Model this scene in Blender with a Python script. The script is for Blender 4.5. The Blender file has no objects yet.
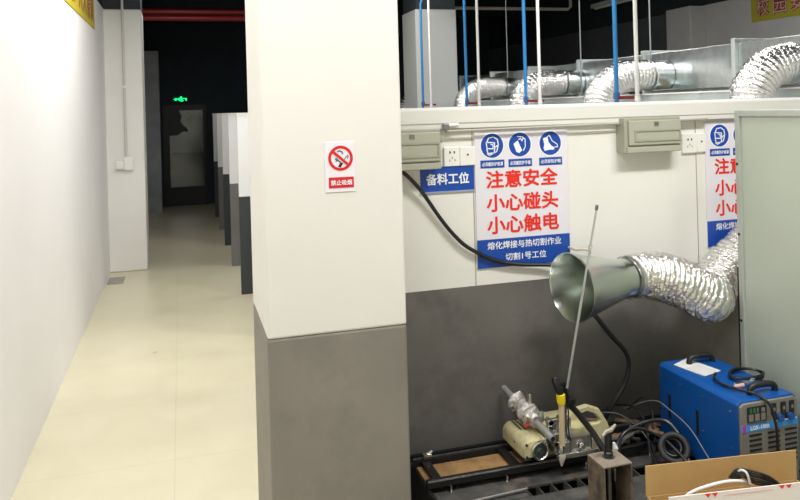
import bpy, bmesh, math, random
from math import sin, cos, pi, radians
from mathutils import Vector, Matrix, noise
random.seed(7)
SC = bpy.context.scene
COL = SC.collection

# ------------------------------------------------------------------ materials
MATS = {}
def mat(name, col, rough=.6, metal=0., var=0., vscale=6., bump=0., bscale=60., emit=None, estr=0., spec=.5, coat=0., trans=0., dirt=None, dirt_amt=0., dscale=3.):
    if name in MATS: return MATS[name]
    m = bpy.data.materials.new(name); m.use_nodes = True
    nt = m.node_tree; N = nt.nodes; L = nt.links
    b = N['Principled BSDF']
    b.inputs['Base Color'].default_value = (*col, 1)
    b.inputs['Roughness'].default_value = rough
    b.inputs['Metallic'].default_value = metal
    b.inputs['Specular IOR Level'].default_value = spec
    b.inputs['Coat Weight'].default_value = coat
    b.inputs['Transmission Weight'].default_value = trans
    if emit:
        b.inputs['Emission Color'].default_value = (*emit, 1); b.inputs['Emission Strength'].default_value = estr
    tc = N.new('ShaderNodeTexCoord'); geo = N.new('ShaderNodeNewGeometry')
    src = None
    if var > 0:
        n = N.new('ShaderNodeTexNoise'); n.inputs['Scale'].default_value = vscale; n.inputs['Detail'].default_value = 6
        L.new(geo.outputs['Position'], n.inputs['Vector'])
        r = N.new('ShaderNodeMapRange'); r.inputs[1].default_value = .3; r.inputs[2].default_value = .7
        r.inputs[3].default_value = 1-var; r.inputs[4].default_value = 1+var
        L.new(n.outputs['Fac'], r.inputs[0])
        mx = N.new('ShaderNodeVectorMath'); mx.operation = 'SCALE'
        mx.inputs[0].default_value = col
        L.new(r.outputs[0], mx.inputs['Scale']); src = mx.outputs[0]
        L.new(src, b.inputs['Base Color'])
    if dirt:
        n2 = N.new('ShaderNodeTexNoise'); n2.inputs['Scale'].default_value = dscale; n2.inputs['Detail'].default_value = 8; n2.inputs['Roughness'].default_value = .65
        L.new(geo.outputs['Position'], n2.inputs['Vector'])
        r2 = N.new('ShaderNodeMapRange'); r2.inputs[1].default_value = .48; r2.inputs[2].default_value = .68; r2.inputs[3].default_value = 0; r2.inputs[4].default_value = dirt_amt
        L.new(n2.outputs['Fac'], r2.inputs[0])
        mm = N.new('ShaderNodeMix'); mm.data_type = 'RGBA'
        mm.inputs[6].default_value = (*col, 1); mm.inputs[7].default_value = (*dirt, 1)
        if src: L.new(src, mm.inputs[6])
        L.new(r2.outputs[0], mm.inputs[0]); L.new(mm.outputs[2], b.inputs['Base Color'])
    if bump > 0:
        n3 = N.new('ShaderNodeTexNoise'); n3.inputs['Scale'].default_value = bscale; n3.inputs['Detail'].default_value = 4
        L.new(geo.outputs['Position'], n3.inputs['Vector'])
        bp = N.new('ShaderNodeBump'); bp.inputs['Strength'].default_value = bump; bp.inputs['Distance'].default_value = .01
        L.new(n3.outputs['Fac'], bp.inputs['Height']); L.new(bp.outputs[0], b.inputs['Normal'])
    MATS[name] = m
    return m

WHITE = mat('white_wall_paint', (.80, .795, .76), .75, var=.02, vscale=2, bump=.05, bscale=25)
LWHITE = mat('left_wall_paint', (.84, .825, .815), .7, var=.02, vscale=1.5, bump=.08, bscale=12)
GREYP = mat('grey_wall_paint', (.150, .142, .130), .55, var=.14, vscale=3, dirt=(.075, .072, .068), dirt_amt=.6, dscale=4, bump=.05, bscale=40)
PGREY = mat('pillar_grey_paint', (.215, .20, .175), .55, var=.08, vscale=4, dirt=(.14, .13, .115), dirt_amt=.4, dscale=5)
PARTW = mat('partition_white', (.80, .80, .81), .5)
PARTG = mat('partition_grey', (.16, .16, .155), .5, var=.08)
PARTD = mat('partition_grey_shaded', (.035, .042, .045), .5)  # shaded copy of the partition grey, shade put into the colour
BLACKP = mat('black_ceiling_paint', (.014, .020, .026), .8, var=.2, vscale=2)
DARKW = mat('dark_upper_paint', (.035, .042, .05), .8, var=.1)
FARW = mat('far_unlit_tone', (.022, .034, .045), .8, var=.1)  # near-black tone carries the darkness of the unlit far end
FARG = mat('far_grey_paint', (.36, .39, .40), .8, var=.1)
RWALL = mat('right_wall_paint', (.44, .44, .44), .8, var=.05)
CAPW = mat('cap_white', (.74, .74, .69), .35, var=.01)
ALU = mat('galvanised_steel', (.66, .70, .70), .28, 1., var=.16, vscale=14, bump=.12, bscale=7)
CONEM = mat('cone_steel', (.62, .66, .62), .22, 1., var=.05, vscale=6, bump=.04, bscale=10)
FOIL = mat('aluminium_foil', (.90, .89, .87), .22, 1., bump=1., bscale=60)
CHROME = mat('bright_steel', (.75, .75, .73), .25, 1., var=.1, vscale=40)
STEEL = mat('dull_steel', (.30, .30, .29), .45, .8, var=.25, vscale=20, dirt=(.12, .08, .05), dirt_amt=.6, dscale=18)
PLATE = mat('bench_plate', (.075, .076, .074), .5, .2, var=.4, vscale=11, dirt=(.20, .165, .125), dirt_amt=.75, dscale=12, bump=.2, bscale=60)
DARKS = mat('black_steel', (.012, .012, .013), .5, .3, var=.3, vscale=18)
RUST = mat('rusty_steel', (.24, .19, .135), .65, .4, var=.3, vscale=22, dirt=(.07, .055, .045), dirt_amt=.8, dscale=20, bump=.3, bscale=80)
BROWN = mat('brown_board', (.36, .21, .085), .7, var=.12, vscale=20, dirt=(.16, .09, .045), dirt_amt=.7, dscale=14)
CARD = mat('cardboard', (.56, .37, .155), .75, var=.04, vscale=14)
CARDW = mat('white_printed_card', (.85, .80, .77), .5, var=.01)
BLUEP = mat('blue_pipe', (.02, .21, .52), .4)
WPIPE = mat('white_pipe', (.78, .78, .76), .4)
REDP = mat('red_pipe', (.30, .02, .02), .4)
REDV = mat('red_valve', (.22, .015, .02), .4)
BOXG = mat('beige_grey_metal', (.35, .355, .28), .45, var=.03)
BOXG2 = mat('beige_grey_panel', (.41, .415, .33), .5)
PVC = mat('white_plastic', (.85, .85, .80), .35)
HOLE = mat('dark_hole', (.01, .01, .01), .6)
SIGNW = mat('sign_white', (.78, .76, .81), .4)
SIGNB = mat('sign_blue', (.006, .065, .38), .4)
LETW = mat('letter_white', (.88, .90, .95), .5)
LETR = mat('letter_red', (.80, .025, .012), .45)
NSRED = mat('prohibition_red', (.62, .010, .018), .45)
INK = mat('black_ink', (.012, .012, .014), .5)
YEL = mat('banner_yellow', (.52, .42, .012), .6)
YELD = mat('banner_olive', (.36, .33, .02), .6)
MAROON = mat('maroon_letters', (.20, .012, .025), .6)
PINKL = mat('letter_fill', (.55, .36, .28), .6)
RUBBER = mat('black_rubber', (.010, .010, .011), .35)
GRUB = mat('grey_rubber', (.028, .028, .027), .6, var=.2, vscale=30)
WIRE = mat('grey_wire', (.20, .22, .24), .45)
CREAMC = mat('cream_cast_paint', (.60, .55, .31), .42, dirt=(.28, .24, .14), dirt_amt=.5, dscale=16)
PLASTW = mat('crumpled_plastic', (.55, .53, .50), .3, .25, bump=.8, bscale=70, var=.3, vscale=50)
WOODT = mat('tan_sleeve', (.56, .44, .27), .5, var=.08, vscale=30)
YTAPE = mat('yellow_tape', (.85, .66, .01), .4)
WBLUE = mat('machine_blue', (.003, .085, .35), .32, var=.04, vscale=8, bump=.03, bscale=30)
WGREY = mat('machine_grey_face', (.21, .20, .18), .5, var=.05)
WBAND = mat('machine_band_blue', (.04, .30, .78), .4)
WBLK = mat('machine_black', (.012, .012, .014), .4)
WGRN = mat('terminal_green', (.02, .16, .06), .5)
KNOBB = mat('knob_blue', (.01, .09, .30), .4)
PAPER = mat('paper_white', (.80, .79, .78), .6)
MAGE = mat('magenta_mark', (.55, .03, .30), .5)
SCREENG = mat('screen_grey_green', (.46, .51, .43), .42, var=.03, vscale=3, bump=.03, bscale=8)
SCREENF = mat('screen_frame', (.40, .43, .39), .4, var=.06, vscale=10)
GRN = mat('exit_green', (.0, .6, .12), .5, emit=(.0, .9, .22), estr=1.6)
FIXT = mat('lamp_housing', (.55, .57, .58), .4)
GLASS = mat('door_glass', (.70, .75, .75), .08, trans=.95)
FILM = mat('black_film', (.006, .007, .008), .5)
ROOMW = mat('far_room_paint', (.36, .38, .30), .8, dirt=(.16, .17, .13), dirt_amt=.8, dscale=1.6)
REDPEN = mat('red_oxide', (.42, .05, .03), .5)

def floor_material():
    m = bpy.data.materials.new('cream_tile_floor'); m.use_nodes = True
    nt = m.node_tree; N = nt.nodes; L = nt.links; b = N['Principled BSDF']
    geo = N.new('ShaderNodeNewGeometry')
    sep = N.new('ShaderNodeSeparateXYZ'); L.new(geo.outputs['Position'], sep.inputs[0])
    def joint(axis, size, off):
        a = N.new('ShaderNodeMath'); a.operation = 'ADD'; a.inputs[1].default_value = off; L.new(sep.outputs[axis], a.inputs[0])
        d = N.new('ShaderNodeMath'); d.operation = 'DIVIDE'; d.inputs[1].default_value = size; L.new(a.outputs[0], d.inputs[0])
        f = N.new('ShaderNodeMath'); f.operation = 'FRACT'; L.new(d.outputs[0], f.inputs[0])
        s = N.new('ShaderNodeMath'); s.operation = 'SUBTRACT'; s.inputs[1].default_value = .5; L.new(f.outputs[0], s.inputs[0])
        ab = N.new('ShaderNodeMath'); ab.operation = 'ABSOLUTE'; L.new(s.outputs[0], ab.inputs[0])
        g = N.new('ShaderNodeMath'); g.operation = 'GREATER_THAN'; g.inputs[1].default_value = .5-.0025/size; L.new(ab.outputs[0], g.inputs[0])
        return g.outputs[0]
    jx = joint(0, .8, .07+8); jy = joint(1, .8, .15+8)
    mx = N.new('ShaderNodeMath'); mx.operation = 'MAXIMUM'; L.new(jx, mx.inputs[0]); L.new(jy, mx.inputs[1])
    sc = N.new('ShaderNodeMath'); sc.operation = 'MULTIPLY'; sc.inputs[1].default_value = .20; L.new(mx.outputs[0], sc.inputs[0])
    n = N.new('ShaderNodeTexNoise'); n.inputs['Scale'].default_value = 3.5; n.inputs['Detail'].default_value = 8; n.inputs['Distortion'].default_value = .8
    L.new(geo.outputs['Position'], n.inputs['Vector'])
    cr = N.new('ShaderNodeValToRGB'); cr.color_ramp.elements[0].position = .3; cr.color_ramp.elements[1].position = .7
    cr.color_ramp.elements[0].color = (.615, .57, .405, 1); cr.color_ramp.elements[1].color = (.66, .615, .45, 1)
    L.new(n.outputs['Fac'], cr.inputs[0])
    v = N.new('ShaderNodeTexVoronoi'); v.inputs['Scale'].default_value = 5.; L.new(geo.outputs['Position'], v.inputs['Vector'])
    lt = N.new('ShaderNodeMath'); lt.operation = 'LESS_THAN'; lt.inputs[1].default_value = .035; L.new(v.outputs['Distance'], lt.inputs[0])
    sp = N.new('ShaderNodeMath'); sp.operation = 'MULTIPLY'; sp.inputs[1].default_value = .22; L.new(lt.outputs[0], sp.inputs[0])
    m1 = N.new('ShaderNodeMix'); m1.data_type = 'RGBA'; m1.inputs[7].default_value = (.30, .25, .17, 1)
    L.new(cr.outputs[0], m1.inputs[6]); L.new(sc.outputs[0], m1.inputs[0])
    m2 = N.new('ShaderNodeMix'); m2.data_type = 'RGBA'; m2.inputs[7].default_value = (.32, .28, .20, 1)
    L.new(m1.outputs[2], m2.inputs[6]); L.new(sp.outputs[0], m2.inputs[0])
    L.new(m2.outputs[2], b.inputs['Base Color'])
    rr = N.new('ShaderNodeMapRange'); rr.inputs[3].default_value = .22; rr.inputs[4].default_value = .42; L.new(n.outputs['Fac'], rr.inputs[0])
    L.new(rr.outputs[0], b.inputs['Roughness'])
    return m
FLOORM = floor_material()

# ------------------------------------------------------------------ mesh helpers
class MB:
    def __init__(s): s.b = bmesh.new()
    def box(s, x0, x1, y0, y1, z0, z1, M=None):
        vs = [s.b.verts.new(Vector((x, y, z))) for x in (x0, x1) for y in (y0, y1) for z in (z0, z1)]
        if M is not None:
            for v in vs: v.co = M @ v.co
        for f in ((0,1,3,2),(4,6,7,5),(0,4,5,1),(2,3,7,6),(0,2,6,4),(1,5,7,3)): s.b.faces.new([vs[i] for i in f])
        return s
    def tube(s, path, r, seg=12, cap=True, rf=None):
        P = [Vector(p) for p in path]; rings = []
        T = [(P[min(i+1, len(P)-1)]-P[max(i-1, 0)]).normalized() for i in range(len(P))]
        up = Vector((0, 0, 1)) if abs(T[0].z) < .9 else Vector((1, 0, 0))
        n = (up-up.dot(T[0])*T[0]).normalized()
        for i, p in enumerate(P):
            n = (n-n.dot(T[i])*T[i]).normalized(); bi = T[i].cross(n)
            rad = rf(i) if rf else (r[i] if isinstance(r, (list, tuple)) else r)
            rings.append([s.b.verts.new(p+rad*(cos(2*pi*k/seg)*n+sin(2*pi*k/seg)*bi)) for k in range(seg)])
        for a, b in zip(rings, rings[1:]):
            for k in range(seg): s.b.faces.new((a[k], a[(k+1) % seg], b[(k+1) % seg], b[k]))
        if cap: s.b.faces.new(list(reversed(rings[0]))); s.b.faces.new(rings[-1])
        return s
    def lathe(s, prof, c, axis, seg=32, cap=False):        # prof: (distance along the axis, radius)
        c = Vector(c); ax = Vector(axis).normalized()
        u = Vector((0, 0, 1)) if abs(ax.z) < .9 else Vector((1, 0, 0)); u = (u-u.dot(ax)*ax).normalized(); w = ax.cross(u)
        rings = [[s.b.verts.new(c+ax*t+max(r, 1e-5)*(cos(2*pi*k/seg)*u+sin(2*pi*k/seg)*w)) for k in range(seg)] for t, r in prof]
        for a, b in zip(rings, rings[1:]):
            for k in range(seg): s.b.faces.new((a[k], a[(k+1) % seg], b[(k+1) % seg], b[k]))
        if cap: s.b.faces.new(list(reversed(rings[0]))); s.b.faces.new(rings[-1])
        return s
    def prism(s, pts, o, u, v, d):                          # polygon in the u,v plane at o, pushed along d
        o, u, v, d = map(Vector, (o, u, v, d))
        a = [s.b.verts.new(o+x*u+y*v) for x, y in pts]; b = [s.b.verts.new(p.co+d) for p in a]; n = len(a)
        s.b.faces.new(a); s.b.faces.new(list(reversed(b)))
        for i in range(n): s.b.faces.new((a[i], b[i], b[(i+1) % n], a[(i+1) % n]))
        return s
    def ring_prism(s, outer, inner, o, u, v, d):            # same number of points in both outlines
        o, u, v, d = map(Vector, (o, u, v, d)); n = len(outer)
        A = [[s.b.verts.new(o+x*u+y*v+k*d) for x, y in pl] for k in (0, 1) for pl in (outer, inner)]
        for i in range(n):
            j = (i+1) % n
            s.b.faces.new((A[0][i], A[0][j], A[1][j], A[1][i])); s.b.faces.new((A[2][i], A[3][i], A[3][j], A[2][j]))
            s.b.faces.new((A[0][i], A[2][i], A[2][j], A[0][j])); s.b.faces.new((A[1][i], A[1][j], A[3][j], A[3][i]))
        return s
    def done(s):
        bmesh.ops.recalc_face_normals(s.b, faces=s.b.faces); return s.b

def world_origin(p):
    o = Vector((0, 0, 0))
    while p is not None: o += p.location; p = p.parent
    return o

def obj(name, mb, material, parent=None, smooth=False, bevel=0., segs=2, angle=35):
    b = mb.done() if isinstance(mb, MB) else mb
    me = bpy.data.meshes.new(name); b.to_mesh(me); b.free()
    if parent is not None: me.transform(Matrix.Translation(-world_origin(parent)))
    me.materials.append(material)
    if smooth:
        me.polygons.foreach_set('use_smooth', [True]*len(me.polygons))
        try: me.set_sharp_from_angle(angle=radians(angle))
        except Exception: pass
    o = bpy.data.objects.new(name, me); COL.objects.link(o)
    if parent is not None: o.parent = parent
    if bevel:
        m = o.modifiers.new('bevel', 'BEVEL'); m.width = bevel; m.segments = segs; m.limit_method = 'ANGLE'; m.angle_limit = radians(40)
    return o

def thing(name, label, cat, loc=(0, 0, 0), group=None):
    o = bpy.data.objects.new(name, None); COL.objects.link(o); o.location = loc
    o.empty_display_size = .1; o['label'] = label; o['category'] = cat
    if group: o['group'] = group
    return o
def tag(o, label, cat, group=None, kind=None):
    o['label'] = label; o['category'] = cat
    if group: o['group'] = group
    if kind: o['kind'] = kind
    return o
def struct(name, mb, m, parent=None, **k):
    o = obj(name, mb, m, parent, **k)
    if parent is None: o['kind'] = 'structure'
    return o
def dup(root, loc, label=None):
    r = root.copy(); COL.objects.link(r); r.location = loc
    if label: r['label'] = label
    for ch in list(root.children):
        c = ch.copy(); COL.objects.link(c); c.parent = r
        for g in list(ch.children):
            d = g.copy(); COL.objects.link(d); d.parent = c
    return r
def box(*a): return MB().box(*a)
def spline(pts, n=8):
    P = [Vector(p) for p in pts]; P = [2*P[0]-P[1]]+P+[2*P[-1]-P[-2]]; out = []
    for i in range(1, len(P)-2):
        a, b, c, d = P[i-1:i+3]
        for k in range(n):
            t = k/n
            out.append(.5*((2*b)+(c-a)*t+(2*a-5*b+4*c-d)*t*t+(-a+3*b-3*c+d)*t**3))
    out.append(P[-2]); return out

def lettering(name, text, o, u, v, w, h, material, parent, bold=.02, depth=.0012):
    """Text centred at o, running along u with v up, fitted to w x h."""
    c = bpy.data.curves.new(name, 'FONT'); c.body = text; c.resolution_u = 3
    t = bpy.data.objects.new(name, c); COL.objects.link(t)
    bpy.context.view_layer.update()
    dg = bpy.context.evaluated_depsgraph_get()
    me = bpy.data.meshes.new_from_object(t.evaluated_get(dg)); bpy.data.objects.remove(t); bpy.data.curves.remove(c)
    xs = [p.co.x for p in me.vertices]; ys = [p.co.y for p in me.vertices]
    x0, x1, y0, y1 = min(xs), max(xs), min(ys), max(ys)
    o, u, v = Vector(o), Vector(u), Vector(v); nrm = u.cross(v)
    org = world_origin(parent)
    em = h/(y1-y0) if len(text) > 1 else h*.95
    k = bold*em*1.25
    co_ = [(((p.co.x-(x0+x1)/2)/(x1-x0)*(w-2*k)), (p.co.y-(y0+y1)/2)/(y1-y0)*(h-2*k)) for p in me.vertices]
    fc = [tuple(f.vertices) for f in me.polygons]
    sh = [(0, 0)]+[(k*cos(pi*j/4), k*sin(pi*j/4)) for j in range(8)] if bold > .003 else [(0, 0)]
    V, F = [], []
    for j, (sx, sy) in enumerate(sh):
        F += [tuple(i+len(V) for i in f) for f in fc]
        V += [o+(a+sx)*u+(b+sy)*v+nrm*(depth+j*.00003)-org for a, b in co_]
    bpy.data.meshes.remove(me)
    me = bpy.data.meshes.new(name); me.from_pydata(V, [], F)
    me.materials.clear(); me.materials.append(material)
    r = bpy.data.objects.new(name, me); COL.objects.link(r); r.parent = parent
    return r
UX, UZ = (1, 0, 0), (0, 0, 1)
def disc(c, r, n=40, r2=None):
    return [(c[0]+r*cos(2*pi*k/n), c[1]+(r2 or r)*sin(2*pi*k/n)) for k in range(n)]
def flat(name, pts, y, material, parent, t=.0012):          # a thin printed shape on a sign facing the camera side (-Y)
    return obj(name, MB().prism(pts, (0, y, 0), UX, UZ, (0, -t, 0)), material, parent)
def flat_ring(name, outer, inner, y, material, parent, t=.0012):
    return obj(name, MB().ring_prism(outer, inner, (0, y, 0), UX, UZ, (0, -t, 0)), material, parent)

# ------------------------------------------------------------------ camera
cam = bpy.data.cameras.new('camera'); co = bpy.data.objects.new('camera', cam); COL.objects.link(co)
YAW, ROLL = radians(16.4), radians(1.6)
Mc = Matrix.Rotation(-YAW, 4, 'Z') @ Matrix.Rotation(pi/2, 4, 'X') @ Matrix.Rotation(-ROLL, 4, 'Z')
co.matrix_world = Matrix.Translation((0, 0, 1.7)) @ Mc
cam.sensor_width = 36; cam.lens = 747/800*36
cam.shift_y = -(250-107.6)/800
cam.clip_start = .05
SC.camera = co

# ------------------------------------------------------------------ the setting
WY = 3.05                                                  # face of the near booth wall
struct('floor', box(-1.3, 8, -1.5, 18, -.1, 0), FLOORM)
struct('ceiling', box(-1.3, 8, -1.5, 18, 3.6, 3.7), BLACKP)
struct('wall_left', box(-.95, -.77, -1.5, 14.4, 0, 2.86), LWHITE)
struct('wall_left_upper', box(-.95, -.79, -1.5, 14.4, 2.86, 3.6), DARKW)
struct('wall_left_column', box(-.78, -.385, 8.64, 9.14, 0, 2.855), WHITE, bevel=.015)
struct('wall_left_column_upper', box(-.78, -.39, 8.65, 9.13, 2.855, 3.6), DARKW)
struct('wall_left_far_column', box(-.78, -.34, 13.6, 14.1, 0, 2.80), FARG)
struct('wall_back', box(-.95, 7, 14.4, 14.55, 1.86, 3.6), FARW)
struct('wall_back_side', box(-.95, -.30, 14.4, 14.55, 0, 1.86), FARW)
struct('wall_back_flank', box(.43, 7, 14.4, 14.55, 0, 1.86), FARW)
struct('wall_right', box(6.2, 6.4, -1.5, 8.45, 0, 2.85), RWALL)
struct('wall_right_upper', box(6.2, 6.4, -1.5, 14.4, 2.85, 3.6), BLACKP)
struct('wall_right_far', box(6.2, 6.4, 8.45, 14.4, 0, 2.84), mat('right_far_unlit', (.075, .085, .09), .8, var=.08))  # right wall continuing; its unlit look is put into the darker colour
struct('wall_right_column', box(5.97, 6.22, 7.7, 8.17, 0, 2.84), RWALL, bevel=.01)
struct('wall_front', box(-1.0, 6.4, -1.5, -1.4, 0, 3.6), WHITE)
# far room seen through the door
struct('wall_far_room', box(-1.2, 2.2, 17.0, 17.1, 0, 3), ROOMW)
struct('wall_far_room_low_shade', box(-1.1, 2.2, 16.98, 17.0, 0, .85), FARW)  # dark strip painting the dim lower part of the room's back wall
struct('wall_far_room_left', box(-1.2, -1.1, 14.55, 17, 0, 3), ROOMW)
struct('wall_far_room_right', box(2.2, 2.3, 14.55, 17, 0, 3), ROOMW)
# pillar
def pillar(x0, x1, y0, y1, z0, z1, ztop, mlow, mup, nm):
    if z0 > 0: struct('wall_'+nm+'_base', box(x0, x1, y0, y1, 0, z0), mlow, bevel=.008)
    struct('wall_'+nm, box(x0, x1, y0, y1, z0, z1), mup, bevel=.008)
    struct('wall_'+nm+'_top', box(x0+.01, x1-.01, y0+.01, y1-.01, z1, ztop), DARKW)
pillar(.268, .770, 2.605, 3.14, .911, 2.86, 3.6, PGREY, mat('pillar_white_paint', (.725, .72, .675), .75, var=.02, vscale=2, bump=.05, bscale=25), 'pillar')
struct('wall_middle_pillar', box(2.755, 3.283, 8.6, 9.15, 0, 2.885), mat('middle_pillar_paint', (.58, .60, .585), .75), bevel=.01)
struct('wall_middle_pillar_top', box(2.77, 3.27, 8.61, 9.14, 2.885, 3.6), DARKW)
# near booth wall
struct('wall_booth_base', box(.772, 3.8, WY, WY+.07, 0, .911), GREYP)
struct('wall_booth', box(.772, 3.8, WY, WY+.07, .911, 1.60), mat('booth_wall_paint', (.80, .795, .74), .6, var=.02, vscale=3))
capp = [(0, 0), (0, .083), (.014, .094), (.110, .094), (.122, .083), (.122, 0)]
struct('trim_booth_cap', MB().prism(capp, (.772, WY-.028, 1.602), (0, 1, 0), (0, 0, 1), (3.03, 0, 0)), CAPW, bevel=.003)
struct('trim_booth_cap_groove', box(.772, 3.8, WY-.030, WY-.027, 1.625, 1.628), BOXG)
for k, x in enumerate((1.222, 2.375)):
    struct('trim_seam_%d' % (k+1), box(x-.002, x+.002, WY-.0015, WY+.001, .911, 1.60), BOXG)
struct('trim_pillar_edge', box(.7705, .784, WY-.012, WY+.001, .88, 1.602), WHITE)
# booth partitions further down the corridor
for k in range(1, 8):
    y = WY+1.35*k; kk = min(k-2, 5)
    x0 = .505; x1 = 3.4
    struct('wall_partition_%d' % k, box(x0, x1, y, y+.06, .911, 1.665), PARTW)
    struct('wall_partition_base_%d' % k, box(x0, x1, y, y+.06, 0, .911), PARTD if k % 2 else PARTG)  # bases alternate between the shaded and the lit grey
    struct('trim_partition_%d' % k, box(x0-.006, x1, y-.008, y+.068, 1.665, 1.69), CAPW)
struct('wall_booth_rear', box(3.40, 3.45, 3.12, 12.6, 0, 1.66), PARTW)

# door at the end of the corridor
fr = MB()
fr.box(-.31, -.20, 14.36, 14.5, 0, 1.86); fr.box(.40, .45, 14.36, 14.5, 0, 1.86); fr.box(-.20, .40, 14.36, 14.5, 1.76, 1.86); fr.box(-.20, .40, 14.38, 14.48, 0, .35)
struct('door_1', fr, FILM)
struct('door_1_glass', box(-.20, .40, 14.42, 14.428, .35, 1.76), GLASS)
ff = thing('window_film', 'torn black film hanging on the glass of the far corridor door', 'film', (-.1, 14.41, 1.3))
obj('film_sheet', MB().prism([(-.20, 1.76), (-.02, 1.76), (.02, 1.66), (0, 1.55), (.04, 1.50), (.12, 1.42), (.13, 1.36), (.04, 1.37), (-.06, 1.30), (-.20, 1.30)], (0, 14.412, 0), UX, UZ, (0, .006, 0)), FILM, ff)
bs = thing('exit_sign', 'small green lit running-man exit sign above the far door', 'sign', (.0, 14.39, 1.97))
obj('sign_body', box(-.14, .15, 14.36, 14.40, 1.92, 2.03), FILM, bs)
g = MB(); yy = 14.358
for pts in ([(-.115, 1.965), (-.06, 1.995), (-.06, 1.935)], [(-.065, 1.975), (.02, 1.975), (.02, 1.955), (-.065, 1.955)],
            [(-.03, 1.99), (.03, 2.0), (.05, 1.99), (.045, 1.93), (.0, 1.93), (-.02, 1.95)], [(.01, 2.0), (.035, 2.0), (.035, 2.02), (.01, 2.02)],
            [(.04, 1.985), (.115, 1.985), (.115, 1.975), (.04, 1.97)], [(.09, 1.985), (.125, 1.985), (.125, 1.94), (.10, 1.94)], [(.03, 1.94), (.07, 1.945), (.07, 1.935), (.03, 1.925)]):
    g.prism(pts, (0, yy, 0), UX, UZ, (0, -.003, 0))
obj('green_symbol', g, GRN, bs)

# pipes and lamps under the ceiling
for nm, y, z, r, m_, lab in (('fire_pipe', 11.0, 3.14, .042, REDP, 'upper red fire pipe crossing under the dark ceiling'),
                            ('fire_pipe', 10.95, 3.045, .040, REDP, 'lower red fire pipe crossing under the dark ceiling')):
    tag(obj(nm, MB().tube([(-.76, y, z), (2.98, y, z), (3.03, y, z+.02), (3.05, y, z+.07), (3.05, y, 3.6)], r, 14), m_, smooth=True), lab, 'pipe', 'red fire pipes')
tag(obj('conduit_pipe', MB().tube([(3.35, 10, 3.6), (3.35, 10, 3.14), (3.38, 10, 3.10), (5.6, 10, 3.10), (5.65, 10, 3.14), (5.65, 10, 3.6)], .024, 12), mat('cream_pipe', (.62, .58, .48), .5), smooth=True), 'cream conduit running level under the dark ceiling behind the pillar', 'pipe')
lt = thing('batten_lamp', 'unlit grey batten lamp slanting below the dark ceiling', 'lamp', (6.0, 9.8, 3.1))
obj('housing', box(5.93, 6.02, 8.4, 9.9, 3.10, 3.16), FIXT, lt)
obj('hanger', MB().tube([(5.975, 8.6, 3.15), (5.975, 8.6, 3.6)], .004, 6), STEEL, lt)
obj('hanger', MB().tube([(5.975, 9.7, 3.15), (5.975, 9.7, 3.6)], .004, 6), STEEL, lt)
obj('tube', MB().tube([(5.975, 8.45, 3.09), (5.975, 9.85, 3.09)], .014, 10), WPIPE, lt, smooth=True)
for k, (y, z) in enumerate(((6.3, 3.35), (8.9, 3.33), (12.4, 3.3))):
    struct('ceiling_beam_%d' % (k+1), box(-.95, 6.4, y, y+.3, z, 3.6), BLACKP)

# ------------------------------------------------------------------ left wall
c_ = thing('wall_conduit', 'thin white conduit running down the column to a socket', 'conduit', (-.573, 8.61, 1.3), None)
obj('pipe', MB().tube([(-.575, 8.622, 1.26), (-.575, 8.622, 3.3)], .014, 10), mat('conduit_white', (.60, .59, .54), .5), c_, smooth=True)
obj('clip', box(-.60, -.55, 8.60, 8.64, 2.0, 2.02), PVC, c_)
sk = thing('wall_socket', 'white plastic socket box on the column at the conduit end', 'socket', (-.585, 8.62, 1.2))
obj('back_box', box(-.68, -.50, 8.595, 8.64, 1.11, 1.205), PVC, sk, bevel=.008)
obj('face_plate', box(-.595, -.505, 8.58, 8.60, 1.105, 1.25), PVC, sk, bevel=.006)
obj('cover_flap', MB().prism([(-.69, 1.13), (-.60, 1.13), (-.60, 1.21)], (0, 8.60, 0), UX, UZ, (0, -.03, 0)), PVC, sk)
tag(obj('floor_plate', box(-.755, -.60, 8.05, 8.36, 0, .006), mat('vent_grey', (.33, .31, .27), .6, var=.2, vscale=20)), 'small grey plate on the floor at the column foot', 'plate')
bn = thing('banner', 'yellow banner with dark red characters high on the left wall', 'banner', (-.765, 5.7, 2.53))
obj('cloth', box(-.769, -.764, 3.6, 7.70, 2.53, 2.835), YEL, bn)
for i, ch in enumerate('安全生产人人有责'):
    lettering('lettering', ch, (-.764, 7.48-.275*(7-i)*1.0, 2.70), (0, 1, 0), (0, 0, 1), .235, .235, MAROON, bn, .05)
    lettering('lettering_inner', ch, (-.7635, 7.48-.275*(7-i)*1.0, 2.70), (0, 1, 0), (0, 0, 1), .225, .225, mat('ochre_fill', (.50, .22, .03), .6), bn, .005, .0025)

# right wall banner
bn = thing('banner', 'yellow banner with maroon campus safety characters on the grey right wall', 'banner', (6.19, 5.5, 2.55))
obj('cloth', box(6.192, 6.197, 3.4, 6.94, 2.545, 2.845), YELD, bn)
for i, ch in enumerate('校园安全人人有责'):
    y = 6.765-.243*i
    lettering('lettering', ch, (6.192, y, 2.70), (0, -1, 0), (0, 0, 1), .20, .21, MAROON, bn, .055)
    lettering('lettering_inner', ch, (6.192, y, 2.70), (0, -1, 0), (0, 0, 1), .187, .195, PINKL, bn, -.004, .003)

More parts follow.
